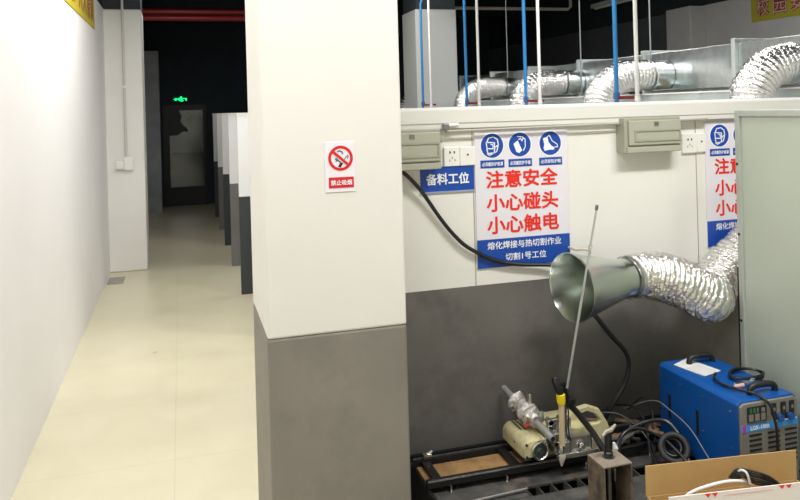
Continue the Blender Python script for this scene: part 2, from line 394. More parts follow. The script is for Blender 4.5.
# ------------------------------------------------------------------ no-smoking sign on the pillar
PY = 2.605
ns = thing('no_smoking_sign', 'white no-smoking sign with red ring on the pillar', 'sign', (.538, PY, 1.407))
obj('plate', box(.4835, .5935, PY-.003, PY, 1.407, 1.585), SIGNW, ns, bevel=.001)
cx, cz = .541, 1.5265
flat_ring('red_ring', disc((cx, cz), .0445), disc((cx, cz), .0345), PY-.003, NSRED, ns)
q = Matrix.Rotation(-radians(42), 2)
flat('red_slash', [tuple(Vector((cx, cz))+q @ Vector(p)) for p in ((-.038, -.0045), (.038, -.0045), (.038, .0045), (-.038, .0045))], PY-.0045, NSRED, ns)
ic = MB()
def seg2(b, pts, w, y, t=.001):
    for (x0, z0), (x1, z1) in zip(pts, pts[1:]):
        d = Vector((x1-x0, z1-z0)); L = d.length; d /= L; n = Vector((-d.y, d.x))*w/2; e = d*w*.25
        b.prism([(x0-e.x+n.x, z0-e.y+n.y), (x1+e.x+n.x, z1+e.y+n.y), (x1+e.x-n.x, z1+e.y-n.y), (x0-e.x-n.x, z0-e.y-n.y)], (0, y, 0), UX, UZ, (0, -t, 0))
ic.prism([(.531, 1.497), (.540, 1.493), (.549, 1.508), (.540, 1.512)], (0, PY-.003, 0), UX, UZ, (0, -.001, 0))
seg2(ic, [(.540, 1.511), (.528, 1.522), (.524, 1.515)], .0035, PY-.003)
seg2(ic, [(.533, 1.518), (.525, 1.527), (.521, 1.522)], .0025, PY-.003)
seg2(ic, [(.530, 1.550), (.538, 1.553), (.546, 1.549), (.549, 1.542)], .0035, PY-.003)
seg2(ic, [(.553, 1.520), (.561, 1.531), (.566, 1.536), (.569, 1.532), (.565, 1.524)], .0022, PY-.003)
obj('cigarette_symbol', ic, INK, ns)
flat('red_bar', [(.4965, 1.4215), (.5865, 1.4215), (.5865, 1.4595), (.4965, 1.4595)], PY-.003, NSRED, ns)
lettering('lettering', '禁止吸烟', (.5415, PY-.0042, 1.4405), UX, UZ, .076, .019, LETW, ns, .014)

# ------------------------------------------------------------------ safety signs on the booth wall
def safety_sign(ox, label):
    Y = WY
    t = thing('safety_sign', label, 'sign', (ox, Y, .985), 'blue and white safety boards')
    S = lambda x: x-1.45+ox
    obj('board', box(S(1.230), S(1.682), Y-.006, Y-.0005, .984, 1.590), SIGNW, t, bevel=.001)
    y = Y-.006
    flat('blue_panel', [(S(1.230), .984), (S(1.682), .984), (S(1.682), 1.109), (S(1.230), 1.109)], y, SIGNB, t)
    capt = ('必须戴防护面罩', '必须戴防护手套', '必须穿防护鞋')
    for i, cx in enumerate((1.313, 1.447, 1.597)):
        x = S(cx); z = 1.521
        ri = flat_ring('icon_rim', disc((x, z), .0575), disc((x, z), .0535), y, LETW, t)
        flat('icon_disc', disc((x, z), .0535), y, SIGNB, t)
        b = MB(); yi = y-.0012
        if i == 0:
            seg2(b, [(x-.026, z+.014), (x-.016, z+.034), (x+.008, z+.038), (x+.026, z+.026), (x+.030, z+.004), (x+.022, z-.026), (x-.014, z-.042), (x-.024, z-.034)], .005, yi)
            seg2(b, [(x-.028, z+.016), (x+.012, z+.012), (x+.010, z-.014), (x-.024, z-.012), (x-.028, z+.016)], .005, yi)
            seg2(b, [(x-.026, z-.014), (x-.020, z-.034), (x+.008, z-.032), (x+.014, z-.008), (x+.028, z+.002)], .005, yi)
            seg2(b, [(x-.006, z+.006), (x+.004, z+.004), (x+.004, z-.008)], .005, yi)
        elif i == 1:
            b.prism([(x-.031, z+.004), (x-.010, z+.018), (x+.010, z-.026), (x-.004, z-.038), (x-.018, z-.032)], (0, yi, 0), UX, UZ, (0, -.001, 0))
            seg2(b, [(x-.012, z+.036), (x+.012, z+.034), (x+.026, z+.022), (x+.026, z-.010), (x+.016, z-.028)], .004, yi)
            seg2(b, [(x-.006, z+.022), (x+.004, z+.028), (x+.010, z+.014), (x+.016, z+.026)], .004, yi)
        else:
            b.prism([(x-.036, z+.022), (x-.014, z+.030), (x-.008, z+.004), (x+.004, z-.010), (x+.020, z-.020), (x+.018, z-.030), (x-.010, z-.030), (x-.028, z-.034), (x-.034, z-.022), (x-.030, z-.004)], (0, yi, 0), UX, UZ, (0, -.001, 0))
            seg2(b, [(x-.012, z+.030), (x-.004, z+.036), (x+.010, z+.010), (x+.034, z-.006), (x+.036, z-.018), (x+.022, z-.018)], .004, yi)
        obj('icon_symbol', b, LETW, t)
        flat('caption_bar', [(x-.057, 1.4225), (x+.057, 1.4225), (x+.057, 1.4575), (x-.057, 1.4575)], y, SIGNB, t)
        lettering('caption', capt[i], (x, yi, 1.440), UX, UZ, .100, .018, LETW, t, .012)
    for s_, z in (('注意安全', 1.372), ('小心碰头', 1.268), ('小心触电', 1.170)):
        lettering('red_lettering', s_, (S(1.455), y, z), UX, UZ, .350, .079, LETR, t, .022)
    lettering('white_lettering', '熔化焊接与热切割作业', (S(1.458), y-.0012, 1.081), UX, UZ, .360, .034, LETW, t, .012)
    lettering('white_lettering', '切割1号工位', (S(1.462), y-.0012, 1.027), UX, UZ, .200, .033, LETW, t, .012)
    return t
safety_sign(1.45, 'large safety board with three blue icons beside the small blue plaque')
safety_sign(2.645, 'large safety board half hidden behind the grey-green screen')
bp = thing('station_plaque', 'small blue plaque with four white characters under the sockets', 'sign', (1.1, WY, 1.33))
obj('plate', box(.979, 1.225, WY-.006, WY-.0005, 1.329, 1.440), SIGNB, bp, bevel=.001)
obj('lower_edge', box(.979, 1.225, WY-.009, WY-.006, 1.3285, 1.334), mat('plaque_edge', (.30, .38, .55), .4), bp)
lettering('lettering', '备料工位', (1.102, WY-.006, 1.387), UX, UZ, .198, .050, LETW, bp, .02)

# ------------------------------------------------------------------ boxes and sockets
def dist_box(x0, x1, z0, z1, label):
    t = thing('distribution_box', label, 'electrical box', ((x0+x1)/2, WY, z0), 'wall distribution boxes')
    obj('body', box(x0, x1, WY-.070, WY-.001, z0, z1), BOXG, t, bevel=.004)
    w = x1-x0
    d = obj('lid', box(x0+.018, x1-.005, WY-.083, WY-.070, z0+.035, z1-.012), BOXG2, t, bevel=.004)
    obj('lid_recess', MB().ring_prism([(x0+.045, z0+.052), (x1-.01, z0+.052), (x1-.01, z1-.055), (x0+.045, z1-.055)], [(x0+.052, z0+.059), (x1-.017, z0+.059), (x1-.017, z1-.062), (x0+.052, z1-.062)], (0, WY-.0835, 0), UX, UZ, (0, -.004, 0)), BOXG, d)
    obj('latch', box(x0+w*.5, x0+w*.5+.02, WY-.088, WY-.083, z1-.035, z1-.02), STEEL, d)
    obj('lower_rail', box(x0+.01, x1-.002, WY-.078, WY-.070, z0+.002, z0+.028), BOXG2, t, bevel=.002)
    return t
dist_box(.773, 1.052, 1.436, 1.606, 'beige distribution box tucked against the pillar')
dist_box(1.940, 2.240, 1.462, 1.622, 'beige distribution box right of the large safety board')
def socket(x0, z0, w, h, label, kind):
    t = thing('power_socket', label, 'socket', (x0+w/2, WY, z0), 'white wall sockets')
    obj('face_plate', box(x0, x0+w-.001, WY-.012, WY-.0005, z0, z0+h), PVC, t, bevel=.003)
    b = MB()
    if kind:
        for dx, dz in ((-.010, .018), (.010, .018)): b.box(x0+w/2+dx-.003, x0+w/2+dx+.003, WY-.0128, WY-.0115, z0+h/2+dz-.005, z0+h/2+dz+.005)
        for dx, dz in ((-.012, -.016), (.012, -.016), (0, -.006)): b.box(x0+w/2+dx-.0015, x0+w/2+dx+.0015, WY-.0128, WY-.0115, z0+h/2+dz-.004, z0+h/2+dz+.004)
    else:
        b.box(x0+w/2-.004, x0+w/2+.004, WY-.0128, WY-.0115, z0+h/2+.002, z0+h/2+.010)
    obj('contact_holes', b, HOLE, t)
socket(1.087, 1.440, .073, .084, 'white five-hole socket beside the beige box near the pillar', 1)
socket(1.160, 1.440, .072, .082, 'white single-hole plate touching the corner of the large safety board', 0)
socket(2.293, 1.444, .082, .094, 'white five-hole socket right of the right-hand beige box', 1)
socket(2.375, 1.446, .052, .090, 'white single-hole plate next to the half-hidden safety board', 0)

# thin gas line along the cap with its clamp
gl = thing('gas_line', 'thin metal line running under the white wall cap', 'pipe', (1.1, WY-.04, 1.60))
obj('pipe', MB().tube([(1.085, WY-.035, 1.592), (1.9, WY-.035, 1.598), (2.42, WY-.035, 1.604)], .0055, 10), mat('line_grey', (.50, .48, .42), .4, .4), gl, smooth=True)
obj('fitting', MB().tube([(1.09, WY-.04, 1.618), (1.145, WY-.04, 1.620)], .008, 12), PVC, gl, smooth=True)
obj('clamp', MB().box(1.075, 1.100, WY-.052, WY-.028, 1.600, 1.626), STEEL, gl, bevel=.003)

# ------------------------------------------------------------------ drops: blue and white pipes
def drop(kind, x, y, label):
    m_ = BLUEP if kind == 'blue' else WPIPE
    r = .014 if kind == 'blue' else .0125
    t = thing('gas_pipe' if kind == 'blue' else 'cable_conduit', label, 'pipe', (x, y, 0), 'blue gas pipes dropping behind the booth wall' if kind == 'blue' else 'white conduits dropping behind the booth wall')
    top = [(x, y, 0), (x, y, 2.5), (x, y, 2.90), (x+.02, y, 2.96), (x+.09, y, 3.0), (x+.4, y, 3.02)] if kind == 'blue' else [(x, y, 0), (x, y, 2.97)]
    obj('pipe', MB().tube(top, r, 12), m_, t, smooth=True)
    if kind == 'blue':
        v = obj('valve', MB().tube([(x, y, 1.715), (x, y, 1.76)], .022, 12), mat('valve_blue', (.02, .13, .33), .4), t, smooth=True)
        obj('valve_lever', box(x-.005, x+.15, y-.032, y-.016, 1.714, 1.734), REDV, v, bevel=.002)
    else:
        obj('coupling', MB().tube([(x, y, 1.70), (x, y, 1.73)], .017, 12), PVC, t, smooth=True)
    return t
names_b = ['thick blue gas pipe nearest the grey-green screen', 'blue gas pipe above the boot icon of the safety board', 'blue gas pipe between the white pillar and the duct end', 'thinnest blue gas pipe in front of the far white pillar']
names_w = ['white conduit beside the thickest blue pipe', 'white conduit beside the blue pipe above the boot icon', 'white conduit just right of the far white pillar', 'thinnest white conduit in front of the far white pillar']
for i, (yb, yw) in enumerate(((4.27, 4.04), (5.60, 5.35), (6.92, 6.60), (8.31, 8.02))):
    drop('blue', 2.73, yb, names_b[i]); drop('white', 2.73, yw, names_w[i])

# ------------------------------------------------------------------ big rectangular duct
DX = 3.72
dt = thing('rectangular_duct', 'big galvanised rectangular duct running back above the booths', 'duct', (DX+.25, 6, 1.76))
ys = [2.2+1.06*k for k in range(10)]
for k, (a, b_) in enumerate(zip(ys, ys[1:])):
    b = MB(); n = 6
    b.box(DX, DX+.5, a+.01, b_-.01, 1.78, 2.085)
    obj('duct_section', b, ALU, dt, bevel=.006)
for y in ys:
    b = MB(); o_ = [(DX-.03, 1.75), (DX+.53, 1.75), (DX+.53, 2.115), (DX-.03, 2.115)]; i_ = [(DX, 1.78), (DX+.5, 1.78), (DX+.5, 2.085), (DX, 2.085)]
    b.ring_prism(o_, i_, (0, y-.018, 0), UX, UZ, (0, .036, 0))
    obj('flange', b, mat('flange_steel', (.62, .67, .66), .45, .7, var=.1, vscale=9), dt, bevel=.003)
for y, lab in ((5.24, 'thin threaded rod hanging down to the duct, right of the thickest blue pipe'), (6.34, 'thin threaded rod hanging down to the duct, left of the thickest blue pipe'), (8.0, 'faint threaded rod hanging over the far end of the rectangular duct')):
    tag(obj('hanger_rod', MB().tube([(DX-.045, y, 1.74), (DX-.045, y, 3.6)], .006, 8), mat('rod_zinc', (.35, .37, .40), .5, .6), smooth=True),
        lab, 'rod', 'duct hanger rods')
tr = thing('cable_tray', 'pale cable tray running below the big rectangular duct', 'tray', (3.5, 6, 1.69))
obj('tray', MB().box(3.47, 3.68, 3.2, 11.5, 1.690, 1.72).box(3.46, 3.475, 3.2, 11.5, 1.69, 1.745), mat('tray_grey', (.52, .58, .56), .4, .5, var=.1), tr)
obj('rim', box(3.452, 3.462, 3.2, 11.5, 1.745, 1.755), WPIPE, tr)

# ------------------------------------------------------------------ flexible foil ducts
def flex_mesh(path, R, pitch=.026, seg=40, depth=.08):
    P = [Vector(p) for p in path]
    # resample
    L = [0.]
    for a, b in zip(P, P[1:]): L.append(L[-1]+(b-a).length)
    n = int(L[-1]/pitch*5); pts = []; j = 0
    for i in range(n+1):
        s = L[-1]*i/n
        while j < len(L)-2 and L[j+1] < s: j += 1
        pts.append(P[j].lerp(P[j+1], (s-L[j])/max(L[j+1]-L[j], 1e-6)))
    def rf(i):
        ph = (i % 5)/5.
        base = R(i/n) if callable(R) else R
        return base*(1+depth*(.5-abs(ph-.5))*2*(.9+.2*random.random())-depth*.5)
    b = MB().tube(pts, R, seg, False, rf)
    for v in b.b.verts:
        nz = noise.noise_vector(v.co*42)*.0055+noise.noise_vector(v.co*9)*.004
        v.co += nz
    return b
def ceiling_flex(x, y, R, label, xe=None):
    xe = xe or DX
    t = thing('flexible_duct', label, 'duct', (x, y, 1.5), 'foil hoses dropping from the rectangular duct')
    path = spline([(x-.02, y-.02, 1.45), (x-.01, y-.01, 1.62), (x+.03, y, 1.76), (x+.14, y, 1.865), (x+.28, y, 1.90), (xe-.16, y, 1.90)], 8)
    obj('foil_hose', flex_mesh(path, R, .03, 28), FOIL, t, smooth=True, angle=80)
    obj('hose_clamp', MB().tube([(xe-.19, y, 1.90), (xe-.17, y, 1.90)], R*1.03, 28, False), STEEL, t, smooth=True)
    obj('collar', MB().tube([(xe-.17, y, 1.90), (xe-.005, y, 1.90)], R*.95, 28, False), ALU, t, smooth=True)
labs = ['widest foil hose arching above the grey-green screen', 'foil hose arching right behind the thickest blue pipe', 'foil hose arching above the boot icon of the safety board', 'foil hose arching right behind the thin blue pipe past the pillar', 'foil hose peeping out left of the far white pillar']
ceiling_flex(3.20, 3.62, .118, labs[0])
ceiling_flex(3.10, 5.10, .120, labs[1])
ceiling_flex(3.09, 6.45, .118, labs[2])
ceiling_flex(3.05, 7.85, .112, labs[3])
ceiling_flex(3.0, 9.9, .105, labs[4])

# ------------------------------------------------------------------ extraction cone and its hose
hd = thing('extraction_hood', 'galvanised fume cone facing left on the end of the foil hose', 'fume hood', (1.65, 2.76, .8))
ax = Vector((.978, .17, .012)).normalized(); cm = Vector((1.512, 2.735, .945))
prof = [(0, .141), (.0, .137), (.004, .137), (.245, .083), (.33, .081), (.33, .079), (.245, .081), (.004, .1345)]
prof = [(-.002, .143), (.002, .143), (.006, .140), (.24, .086), (.255, .084), (.335, .083), (.335, .080), (.255, .081), (.24, .083), (.006, .137), (-.002, .140), (-.002, .143)]
obj('cone', MB().lathe(prof, cm, ax, 56), CONEM, hd, smooth=True)
obj('throat_band', MB().lathe([(.318, .0845), (.318, .088), (.336, .088), (.336, .0845)], cm, ax, 48), CHROME, hd, smooth=True)
e = cm+ax*.30
hp = spline([e, e+ax*.10+Vector((0, 0, .0)), (2.035, 2.795, .918), (2.135, 2.79, .868), (2.215, 2.795, .822), (2.285, 2.86, .815), (2.35, 2.91, .845), (2.44, 2.93, .91), (2.54, 2.93, .985), (2.65, 2.93, 1.05), (2.74, 2.96, 1.09), (2.77, 3.04, 1.10)], 10)
fd = thing('flexible_duct', 'crinkled silver foil hose sagging between the cone and the screen', 'duct', (2.1, 2.8, .7))
obj('foil_hose', flex_mesh(hp, lambda t: .086+.016*min(1, t*8), .0235, 56, .085), FOIL, fd, smooth=True, angle=80)
obj('hose_clamp', MB().tube([e, e+ax*.012], .092, 48, False), STEEL, fd, smooth=True)
hk = thing('wire_hook', 'small wire hook on the wall above the fume cone', 'hook', (1.69, 3.0, 1.03))
obj('hook', MB().tube(spline([(1.675, 3.045, 1.045), (1.675, 2.98, 1.045), (1.70, 2.95, 1.05), (1.735, 2.96, 1.035), (1.735, 2.97, 1.015)], 6), .005, 8), mat('hook_cream', (.60, .56, .45), .5), hk, smooth=True)

# ------------------------------------------------------------------ grey-green screen
sc = thing('welding_screen', 'tall grey-green steel screen standing at the end of the bench', 'screen', (2.37, 2.1, 0))
X0 = 2.35
b = MB()
y0, y1 = 1.55, 2.755; w = .028
b.box(X0, X0+.045, y1-w, y1, 0, 1.648).box(X0, X0+.045, y0, y0+w, 0, 1.648).box(X0, X0+.045, y0+w, y1-w, 1.648-w, 1.648).box(X0, X0+.045, y0+w, y1-w, .08, .08+w)
obj('frame', b, SCREENF, sc, bevel=.003)
obj('panel', box(X0+.012, X0+.03, y0+w-.004, y1-w+.004, .09, 1.64), SCREENG, sc)
obj('edge_gap_shade', box(X0-.001, X0+.046, y1, y1+.006, .0, .95), RUBBER, sc)  # dark strip standing in for the shadow gap beside the screen
bb = MB()
for z in (1.41, .72, 1.1): bb.tube([(X0+.001, y1-.012, z), (X0-.003, y1-.012, z)], .006, 12)
obj('bolt', bb, HOLE, sc)

# ------------------------------------------------------------------ low cutting bench
BZ = .21
bn_ = thing('cutting_bench', 'low blackened steel cutting bench along the booth wall', 'bench', (1.6, 2.5, 0))
b = MB()
b.box(.885, 2.33, 2.665, 2.83, BZ-.012, BZ)                    # plate below the track
b.box(.885, 1.24, 2.60, 2.665, BZ-.012, BZ)
obj('rear_plate', b, PLATE, bn_, bevel=.002)
for x in (1.245, 1.295, 1.355, 1.415, 1.475, 1.535, 1.60, 1.66, 1.72): obj('slat', box(x, x+.004, 2.595, 2.667, BZ-.05, BZ-.002), PLATE, bn_)
obj('front_plate', box(.9, 2.33, 1.95, 2.595, BZ-.012, BZ), PLATE, bn_, bevel=.002)
b = MB(); b.box(.870, .884, 1.95, 3.04, 0, BZ+.02); b.box(.884, 2.33, 3.02, 3.04, 0, BZ+.015); b.box(2.32, 2.334, 1.95, 3.04, 0, BZ)
b.box(.884, 2.32, 1.95, 1.965, 0, BZ-.013)
obj('side_panel', b, DARKS, bn_)
obj('under_tray', box(.884, 2.32, 1.965, 3.02, .05, .06), DARKS, bn_)
b = MB()
for x in (1.72, 1.80, 1.88, 1.96, 2.04, 2.12, 2.2, 2.28): b.box(x, x+.012, 2.84, 3.02, BZ-.05, BZ-.002)
b.box(.885, 2.32, 2.83, 2.845, BZ-.05, BZ-.002)
obj('rear_slats', b, DARKS, bn_)
for x, y in ((.90, 1.99), (2.30, 1.99), (.90, 2.99), (2.30, 2.99)):
    obj('leg', box(x-.02, x+.02, y-.02, y+.02, 0, .05), DARKS, bn_)

# track
RZ = .265
tk = thing('machine_track', 'black steel rail track lying on the bench along the wall', 'track', (1.5, 2.82, BZ))
def rail(y0, y1):
    b = MB(); b.box(.872, 1.98, y0, y1, RZ-.030, RZ-.004); b.box(.872, 1.98, y0+.0, y0+.007, RZ-.004, RZ+.002)
    return b
obj('rail', rail(2.725, 2.752), DARKS, tk, bevel=.001)
obj('rail', rail(2.895, 2.918), DARKS, tk, bevel=.001)
obj('rail_edge', box(.872, 1.98, 2.7225, 2.7255, RZ-.006, RZ+.001), CHROME, tk)
obj('rail_edge', box(.872, 1.98, 2.916, 2.919, RZ-.004, RZ+.002), STEEL, tk)
for x in (.90, 1.235, 1.60, 1.93):
    obj('crossbar', box(x, x+.034, 2.752, 2.895, RZ-.018, RZ-.003), DARKS, tk, bevel=.001)
for x in (.965, 1.20, 1.55, 1.85):
    obj('foot_pin', MB().tube([(x, 2.722, RZ-.03), (x, 2.722, BZ+.006), (x, 2.722, BZ+.0055), (x, 2.722, BZ)], [.004, .004, .008, .008], 10), CHROME, tk)
obj('clip', MB().box(.915, .95, 2.905, 2.925, RZ-.002, RZ+.014).tube([(.93, 2.915, RZ+.01), (.955, 2.92, RZ+.02)], .006, 8), CHROME, tk)
tag(obj('brown_board', box(.878, 1.42, 2.758, 2.890, RZ-.045, RZ-.021), BROWN), 'rust-brown board lying between the rails of the track', 'board')
obj('rail_packer', MB().box(.90, .93, 2.76, 2.89, BZ, RZ-.045), DARKS, tk)
tag(obj('steel_rod', MB().tube([(.93, 2.612, BZ+.008), (1.24, 2.628, BZ+.012)], .0055, 10), CHROME, smooth=True), 'thin bright steel rod lying on the bench front', 'rod')

# ------------------------------------------------------------------ cutting machine on the track
cmx = thing('cutting_machine', 'cream gas cutting carriage with torch standing on the track', 'cutting machine', (1.5, 2.8, RZ))
# motor housing: rounded casting along Y
def housing(x0, x1, y0, y1, z0, z1f, z1b, r):
    b = MB(); n = 9; prs = []
    for yy, zt in ((y0, z1f), (y0+.012, z1f+.006), (y1-.02, z1b), (y1, z1b-.012)):
        inset = .006 if yy in (y0, y1) else 0
        p = [(x0+inset, z0), (x0+inset, zt-r)]
        for k in range(n+1): a = pi-pi/2*k/n; p.append((x0+inset+r+r*cos(a), zt-r+r*sin(a)))
        for k in range(n+1): a = pi/2-pi/2*k/n; p.append((x1-inset-r+r*cos(a), zt-r+r*sin(a)))
        p.append((x1-inset, z0)); prs.append([b.b.verts.new((x, yy, z)) for x, z in p])
    for A, B in zip(prs, prs[1:]):
        m_ = len(A)
        for k in range(m_): b.b.faces.new((A[k], A[(k+1) % m_], B[(k+1) % m_], B[k]))
    b.b.faces.new(prs[0]); b.b.faces.new(list(reversed(prs[-1])))
    return b
obj('motor_housing', housing(1.264, 1.384, 2.70, 2.93, .296, .362, .368, .036), CREAMC, cmx, smooth=True)
dl = obj('dial', MB().lathe([(0, .040), (-.014, .040), (-.016, .035), (-.011, .031), (-.011, .0)], (1.334, 2.70, .322), (0, 1, 0), 36), CHROME, cmx, smooth=True)
obj('dial_centre', MB().lathe([(0, .0), (0, .029), (-.002, .029), (-.002, .016), (-.010, .012), (-.012, 0)], (1.334, 2.689, .322), (0, 1, 0), 24), mat('dial_glass', (.10, .13, .12), .12, .6), dl, smooth=True)
bs_ = MB()
for x in (1.30, 1.318): bs_.box(x, x+.003, 2.80, 2.90, .3705, .3735)
obj('housing_slots', bs_, HOLE, cmx)
bs_ = MB()
for x, z in ((1.277, .30), (1.277, .35)): bs_.tube([(x, 2.703, z), (x, 2.694, z)], .005, 10)
bs_.tube([(1.266, 2.79, .33), (1.262, 2.79, .33)], .004, 10)
obj('screw', bs_, HOLE, cmx)
obj('gear_casing', housing(1.388, 1.60, 2.735, 2.925, RZ+.012, .372, .385, .022), CREAMC, cmx, smooth=True)
obj('base_plate', box(1.28, 1.70, 2.73, 2.91, RZ+.002, RZ+.016), STEEL, cmx, bevel=.002)
for x in (1.32, 1.64):
    for y in (2.738, 2.905):
        obj('wheel', MB().tube([(x, y-.008, RZ+.012), (x, y+.008, RZ+.012)], .012, 16), STEEL, cmx, smooth=True)
# lifting handle: open loop casting
P1 = [(1.50, .380), (1.555, .424), (1.625, .434), (1.680, .412), (1.722, .345), (1.735, .305), (1.705, .262), (1.500, .30)]
P2 = [(1.580, .388), (1.590, .404), (1.620, .410), (1.660, .392), (1.684, .365), (1.676, .352), (1.640, .352), (1.600, .362)]
obj('carry_handle', MB().ring_prism(P1, P2, (0, 2.79, 0), UX, UZ, (0, .032, 0)), CREAMC, cmx, bevel=.008, segs=3)
# control box
obj('control_box', box(1.466, 1.560, 2.665, 2.735, .288, .368), CHROME, cmx, bevel=.003)
obj('control_rim', MB().ring_prism([(1.464, .286), (1.562, .286), (1.562, .370), (1.464, .370)], [(1.471, .293), (1.555, .293), (1.555, .363), (1.471, .363)], (0, 2.665, 0), UX, UZ, (0, -.006, 0)), CHROME, cmx)
obj('control_knob', MB().lathe([(0, .019), (-.006, .019), (-.008, .012), (-.022, .010), (-.022, 0)], (1.512, 2.664, .332), (0, 1, 0), 24), CHROME, cmx, smooth=True)
obj('lower_bracket', box(1.45, 1.60, 2.690, 2.735, .274, .286), CHROME, cmx, bevel=.002)
# cross arm tube wrapped in plastic
A_, B_ = Vector((1.325, 3.03, .470)), Vector((1.366, 2.635, .390))
obj('cross_arm', MB().tube([A_, B_], .0145, 20).done(), mat('arm_grey', (.42, .42, .41), .4, .5, var=.1, vscale=30), cmx, smooth=True)
obj('arm_bore', MB().tube([B_+(B_-A_)*.001, B_+(B_-A_)*.006], .0105, 20), HOLE, cmx)
wr = MB(); d_ = (B_-A_)
pw = [A_+d_*t for t in [.24+.46*k/26 for k in range(27)]]
wr.tube(pw, .02, 16, True, lambda i: .017+.010*abs(sin(i*.75))+.006*random.random()+(.014 if 11 < i < 20 or 1 < i < 5 else 0))
for v in wr.b.verts: v.co += noise.noise_vector(v.co*55)*.014
obj('plastic_wrap', wr, PLASTW, cmx, smooth=True, angle=50)
obj('cross_slide', MB().box(1.39, 1.50, 2.72, 2.745, .335, .43).box(1.395, 1.42, 2.68, 2.74, .30, .36), CHROME, cmx, bevel=.006)
obj('arm_clamp', MB().box(1.345, 1.40, 2.66, 2.72, .362, .388).box(1.385, 1.44, 2.655, 2.71, .36, .40), CHROME, cmx, bevel=.004)
obj('clamp_knob', MB().tube([(1.39, 2.78, .405), (1.39, 2.78, .45)], .012, 12), CHROME, cmx, smooth=True)
obj('clamp_knob', MB().tube([(1.36, 2.83, .47), (1.36, 2.83, .512)], .009, 12), CHROME, cmx, smooth=True)
obj('red_gasket', MB().tube([(1.318, 2.80, .384), (1.335, 2.79, .395), (1.352, 2.785, .388)], .009, 10), REDPEN, cmx, smooth=True)
for (x, y, z, r) in ((1.425, 2.70, .398, .014), (1.448, 2.72, .430, .010), (1.405, 2.74, .418, .012), (1.40, 2.70, .345, .014), (1.470, 2.74, .395, .010)):
    obj('adjusting_knob', MB().tube([(x, y+.02, z), (x, y-.02, z)], r, 14), STEEL, cmx, smooth=True)
# torch
t_ = obj('torch', MB().tube([(1.418, 2.655, .335), (1.421, 2.655, .525)], .0125, 16), WOODT, cmx, smooth=True)
obj('torch_neck', MB().tube([(1.417, 2.655, .350), (1.417, 2.655, .335), (1.417, 2.655, .320), (1.417, 2.655, .312)], [.016, .018, .018, .012], 16), CHROME, t_, smooth=True)
obj('nozzle', MB().tube([(1.416, 2.655, .312), (1.416, 2.655, .300), (1.415, 2.655, .282), (1.414, 2.655, .262)], [.017, .017, .010, .004], 16), mat('nozzle_pale', (.72, .66, .55), .4), t_, smooth=True)
obj('torch_holder', MB().box(1.395, 1.60, 2.648, 2.668, .296, .312).box(1.425, 1.455, 2.65, 2.70, .312, .36), CHROME, t_, bevel=.003)
obj('torch_collar', MB().tube([(1.421, 2.655, .52), (1.420, 2.655, .533), (1.418, 2.655, .562), (1.4175, 2.655, .565)], [.015, .0185, .0185, .014], 18), YTAPE, t_, smooth=True)
obj('torch_grip', MB().tube([(1.418, 2.655, .56), (1.412, 2.657, .58), (1.404, 2.66, .605), (1.398, 2.662, .625), (1.396, 2.664, .634)], [.014, .0175, .018, .0165, .010], 16), RUBBER, t_, smooth=True)
obj('rack_bar', box(1.440, 1.452, 2.668, 2.68, .36, .52), STEEL, cmx, bevel=.001)
obj('thin_hose', MB().tube(spline([(1.445, 2.665, .53), (1.456, 2.662, .48), (1.452, 2.66, .42), (1.460, 2.66, .36)], 6), .003, 8), RUBBER, cmx, smooth=True)
obj('torch_hose', MB().tube(spline([(1.412, 2.662, .605), (1.44, 2.672, .60), (1.455, 2.685, .555), (1.475, 2.695, .505), (1.515, 2.69, .455), (1.565, 2.66, .38), (1.60, 2.60, .30), (1.625, 2.56, .255), (1.66, 2.54, .225)], 8), .0135, 12), RUBBER, cmx, smooth=True)
obj('hose_clip', MB().box(1.465, 1.50, 2.675, 2.71, .50, .525), RUBBER, cmx, bevel=.004)

# long thin rod standing in the holder
lr = thing('long_rod', 'long thin aluminium rod leaning up past the fume cone', 'rod', (1.46, 2.7, .5))
a, b2 = Vector((1.44, 2.66, 0.572)), Vector((1.483, 2.47, 1.316))
obj('rod', MB().tube([a, a.lerp(b2, .5)], .0052, 10), mat('rod_alu', (.60, .64, .63), .35, .6), lr, smooth=True)
obj('upper_rod', MB().tube([a.lerp(b2, .5), a.lerp(b2, .985)], .0042, 10), mat('rod_alu', (0, 0, 0)), lr, smooth=True)
obj('ferrule', MB().tube([a.lerp(b2, .77), a.lerp(b2, .79)], .0065, 10), CHROME, lr, smooth=True)
obj('tip', MB().tube([a.lerp(b2, .975), b2], .006, 10), STEEL, lr, smooth=True)

# ------------------------------------------------------------------ steel pedestal with spindle
TZ = .405
pd = thing('steel_channel', 'rusty square steel channel block standing on the bench front', 'steel block', (1.47, 2.39, BZ))
xa, xb, ya, yb = 1.405, 1.521, 2.345, 2.455
obj('top_plate', box(xa, xb, ya, yb, TZ-.006, TZ), mat('worn_tan_steel', (.38, .32, .25), .6, .3, var=.3, vscale=25, dirt=(.14, .11, .085), dirt_amt=.7, dscale=25), pd, bevel=.001)
obj('side_plate', box(xa, xa+.006, ya, yb, BZ, TZ-.006), RUST, pd)
obj('side_plate', box(xb-.006, xb, ya, yb, BZ, TZ-.006), RUST, pd)
obj('rear_plate', box(xa+.006, xb-.006, yb-.006, yb, BZ, TZ-.006), DARKS, pd)
obj('inner_bolt', MB().tube([((xa+xb)/2-.01, 2.39, BZ), ((xa+xb)/2-.01, 2.39, TZ-.006)], .008, 10).tube([((xa+xb)/2+.008, 2.38, BZ+.12), ((xa+xb)/2+.008, 2.38, TZ-.03)], .004, 8), STEEL, pd, smooth=True)
sp = thing('spindle', 'black threaded spindle with a winged nut standing on the steel block', 'spindle', (1.455, 2.40, TZ))
px_, py_ = 1.462, 2.405
obj('washer', MB().lathe([(0, .006), (0, .024), (.004, .024), (.004, .014), (.008, .013), (.008, .006)], (px_, py_, TZ), (0, 0, 1), 20), CHROME, sp, smooth=True)
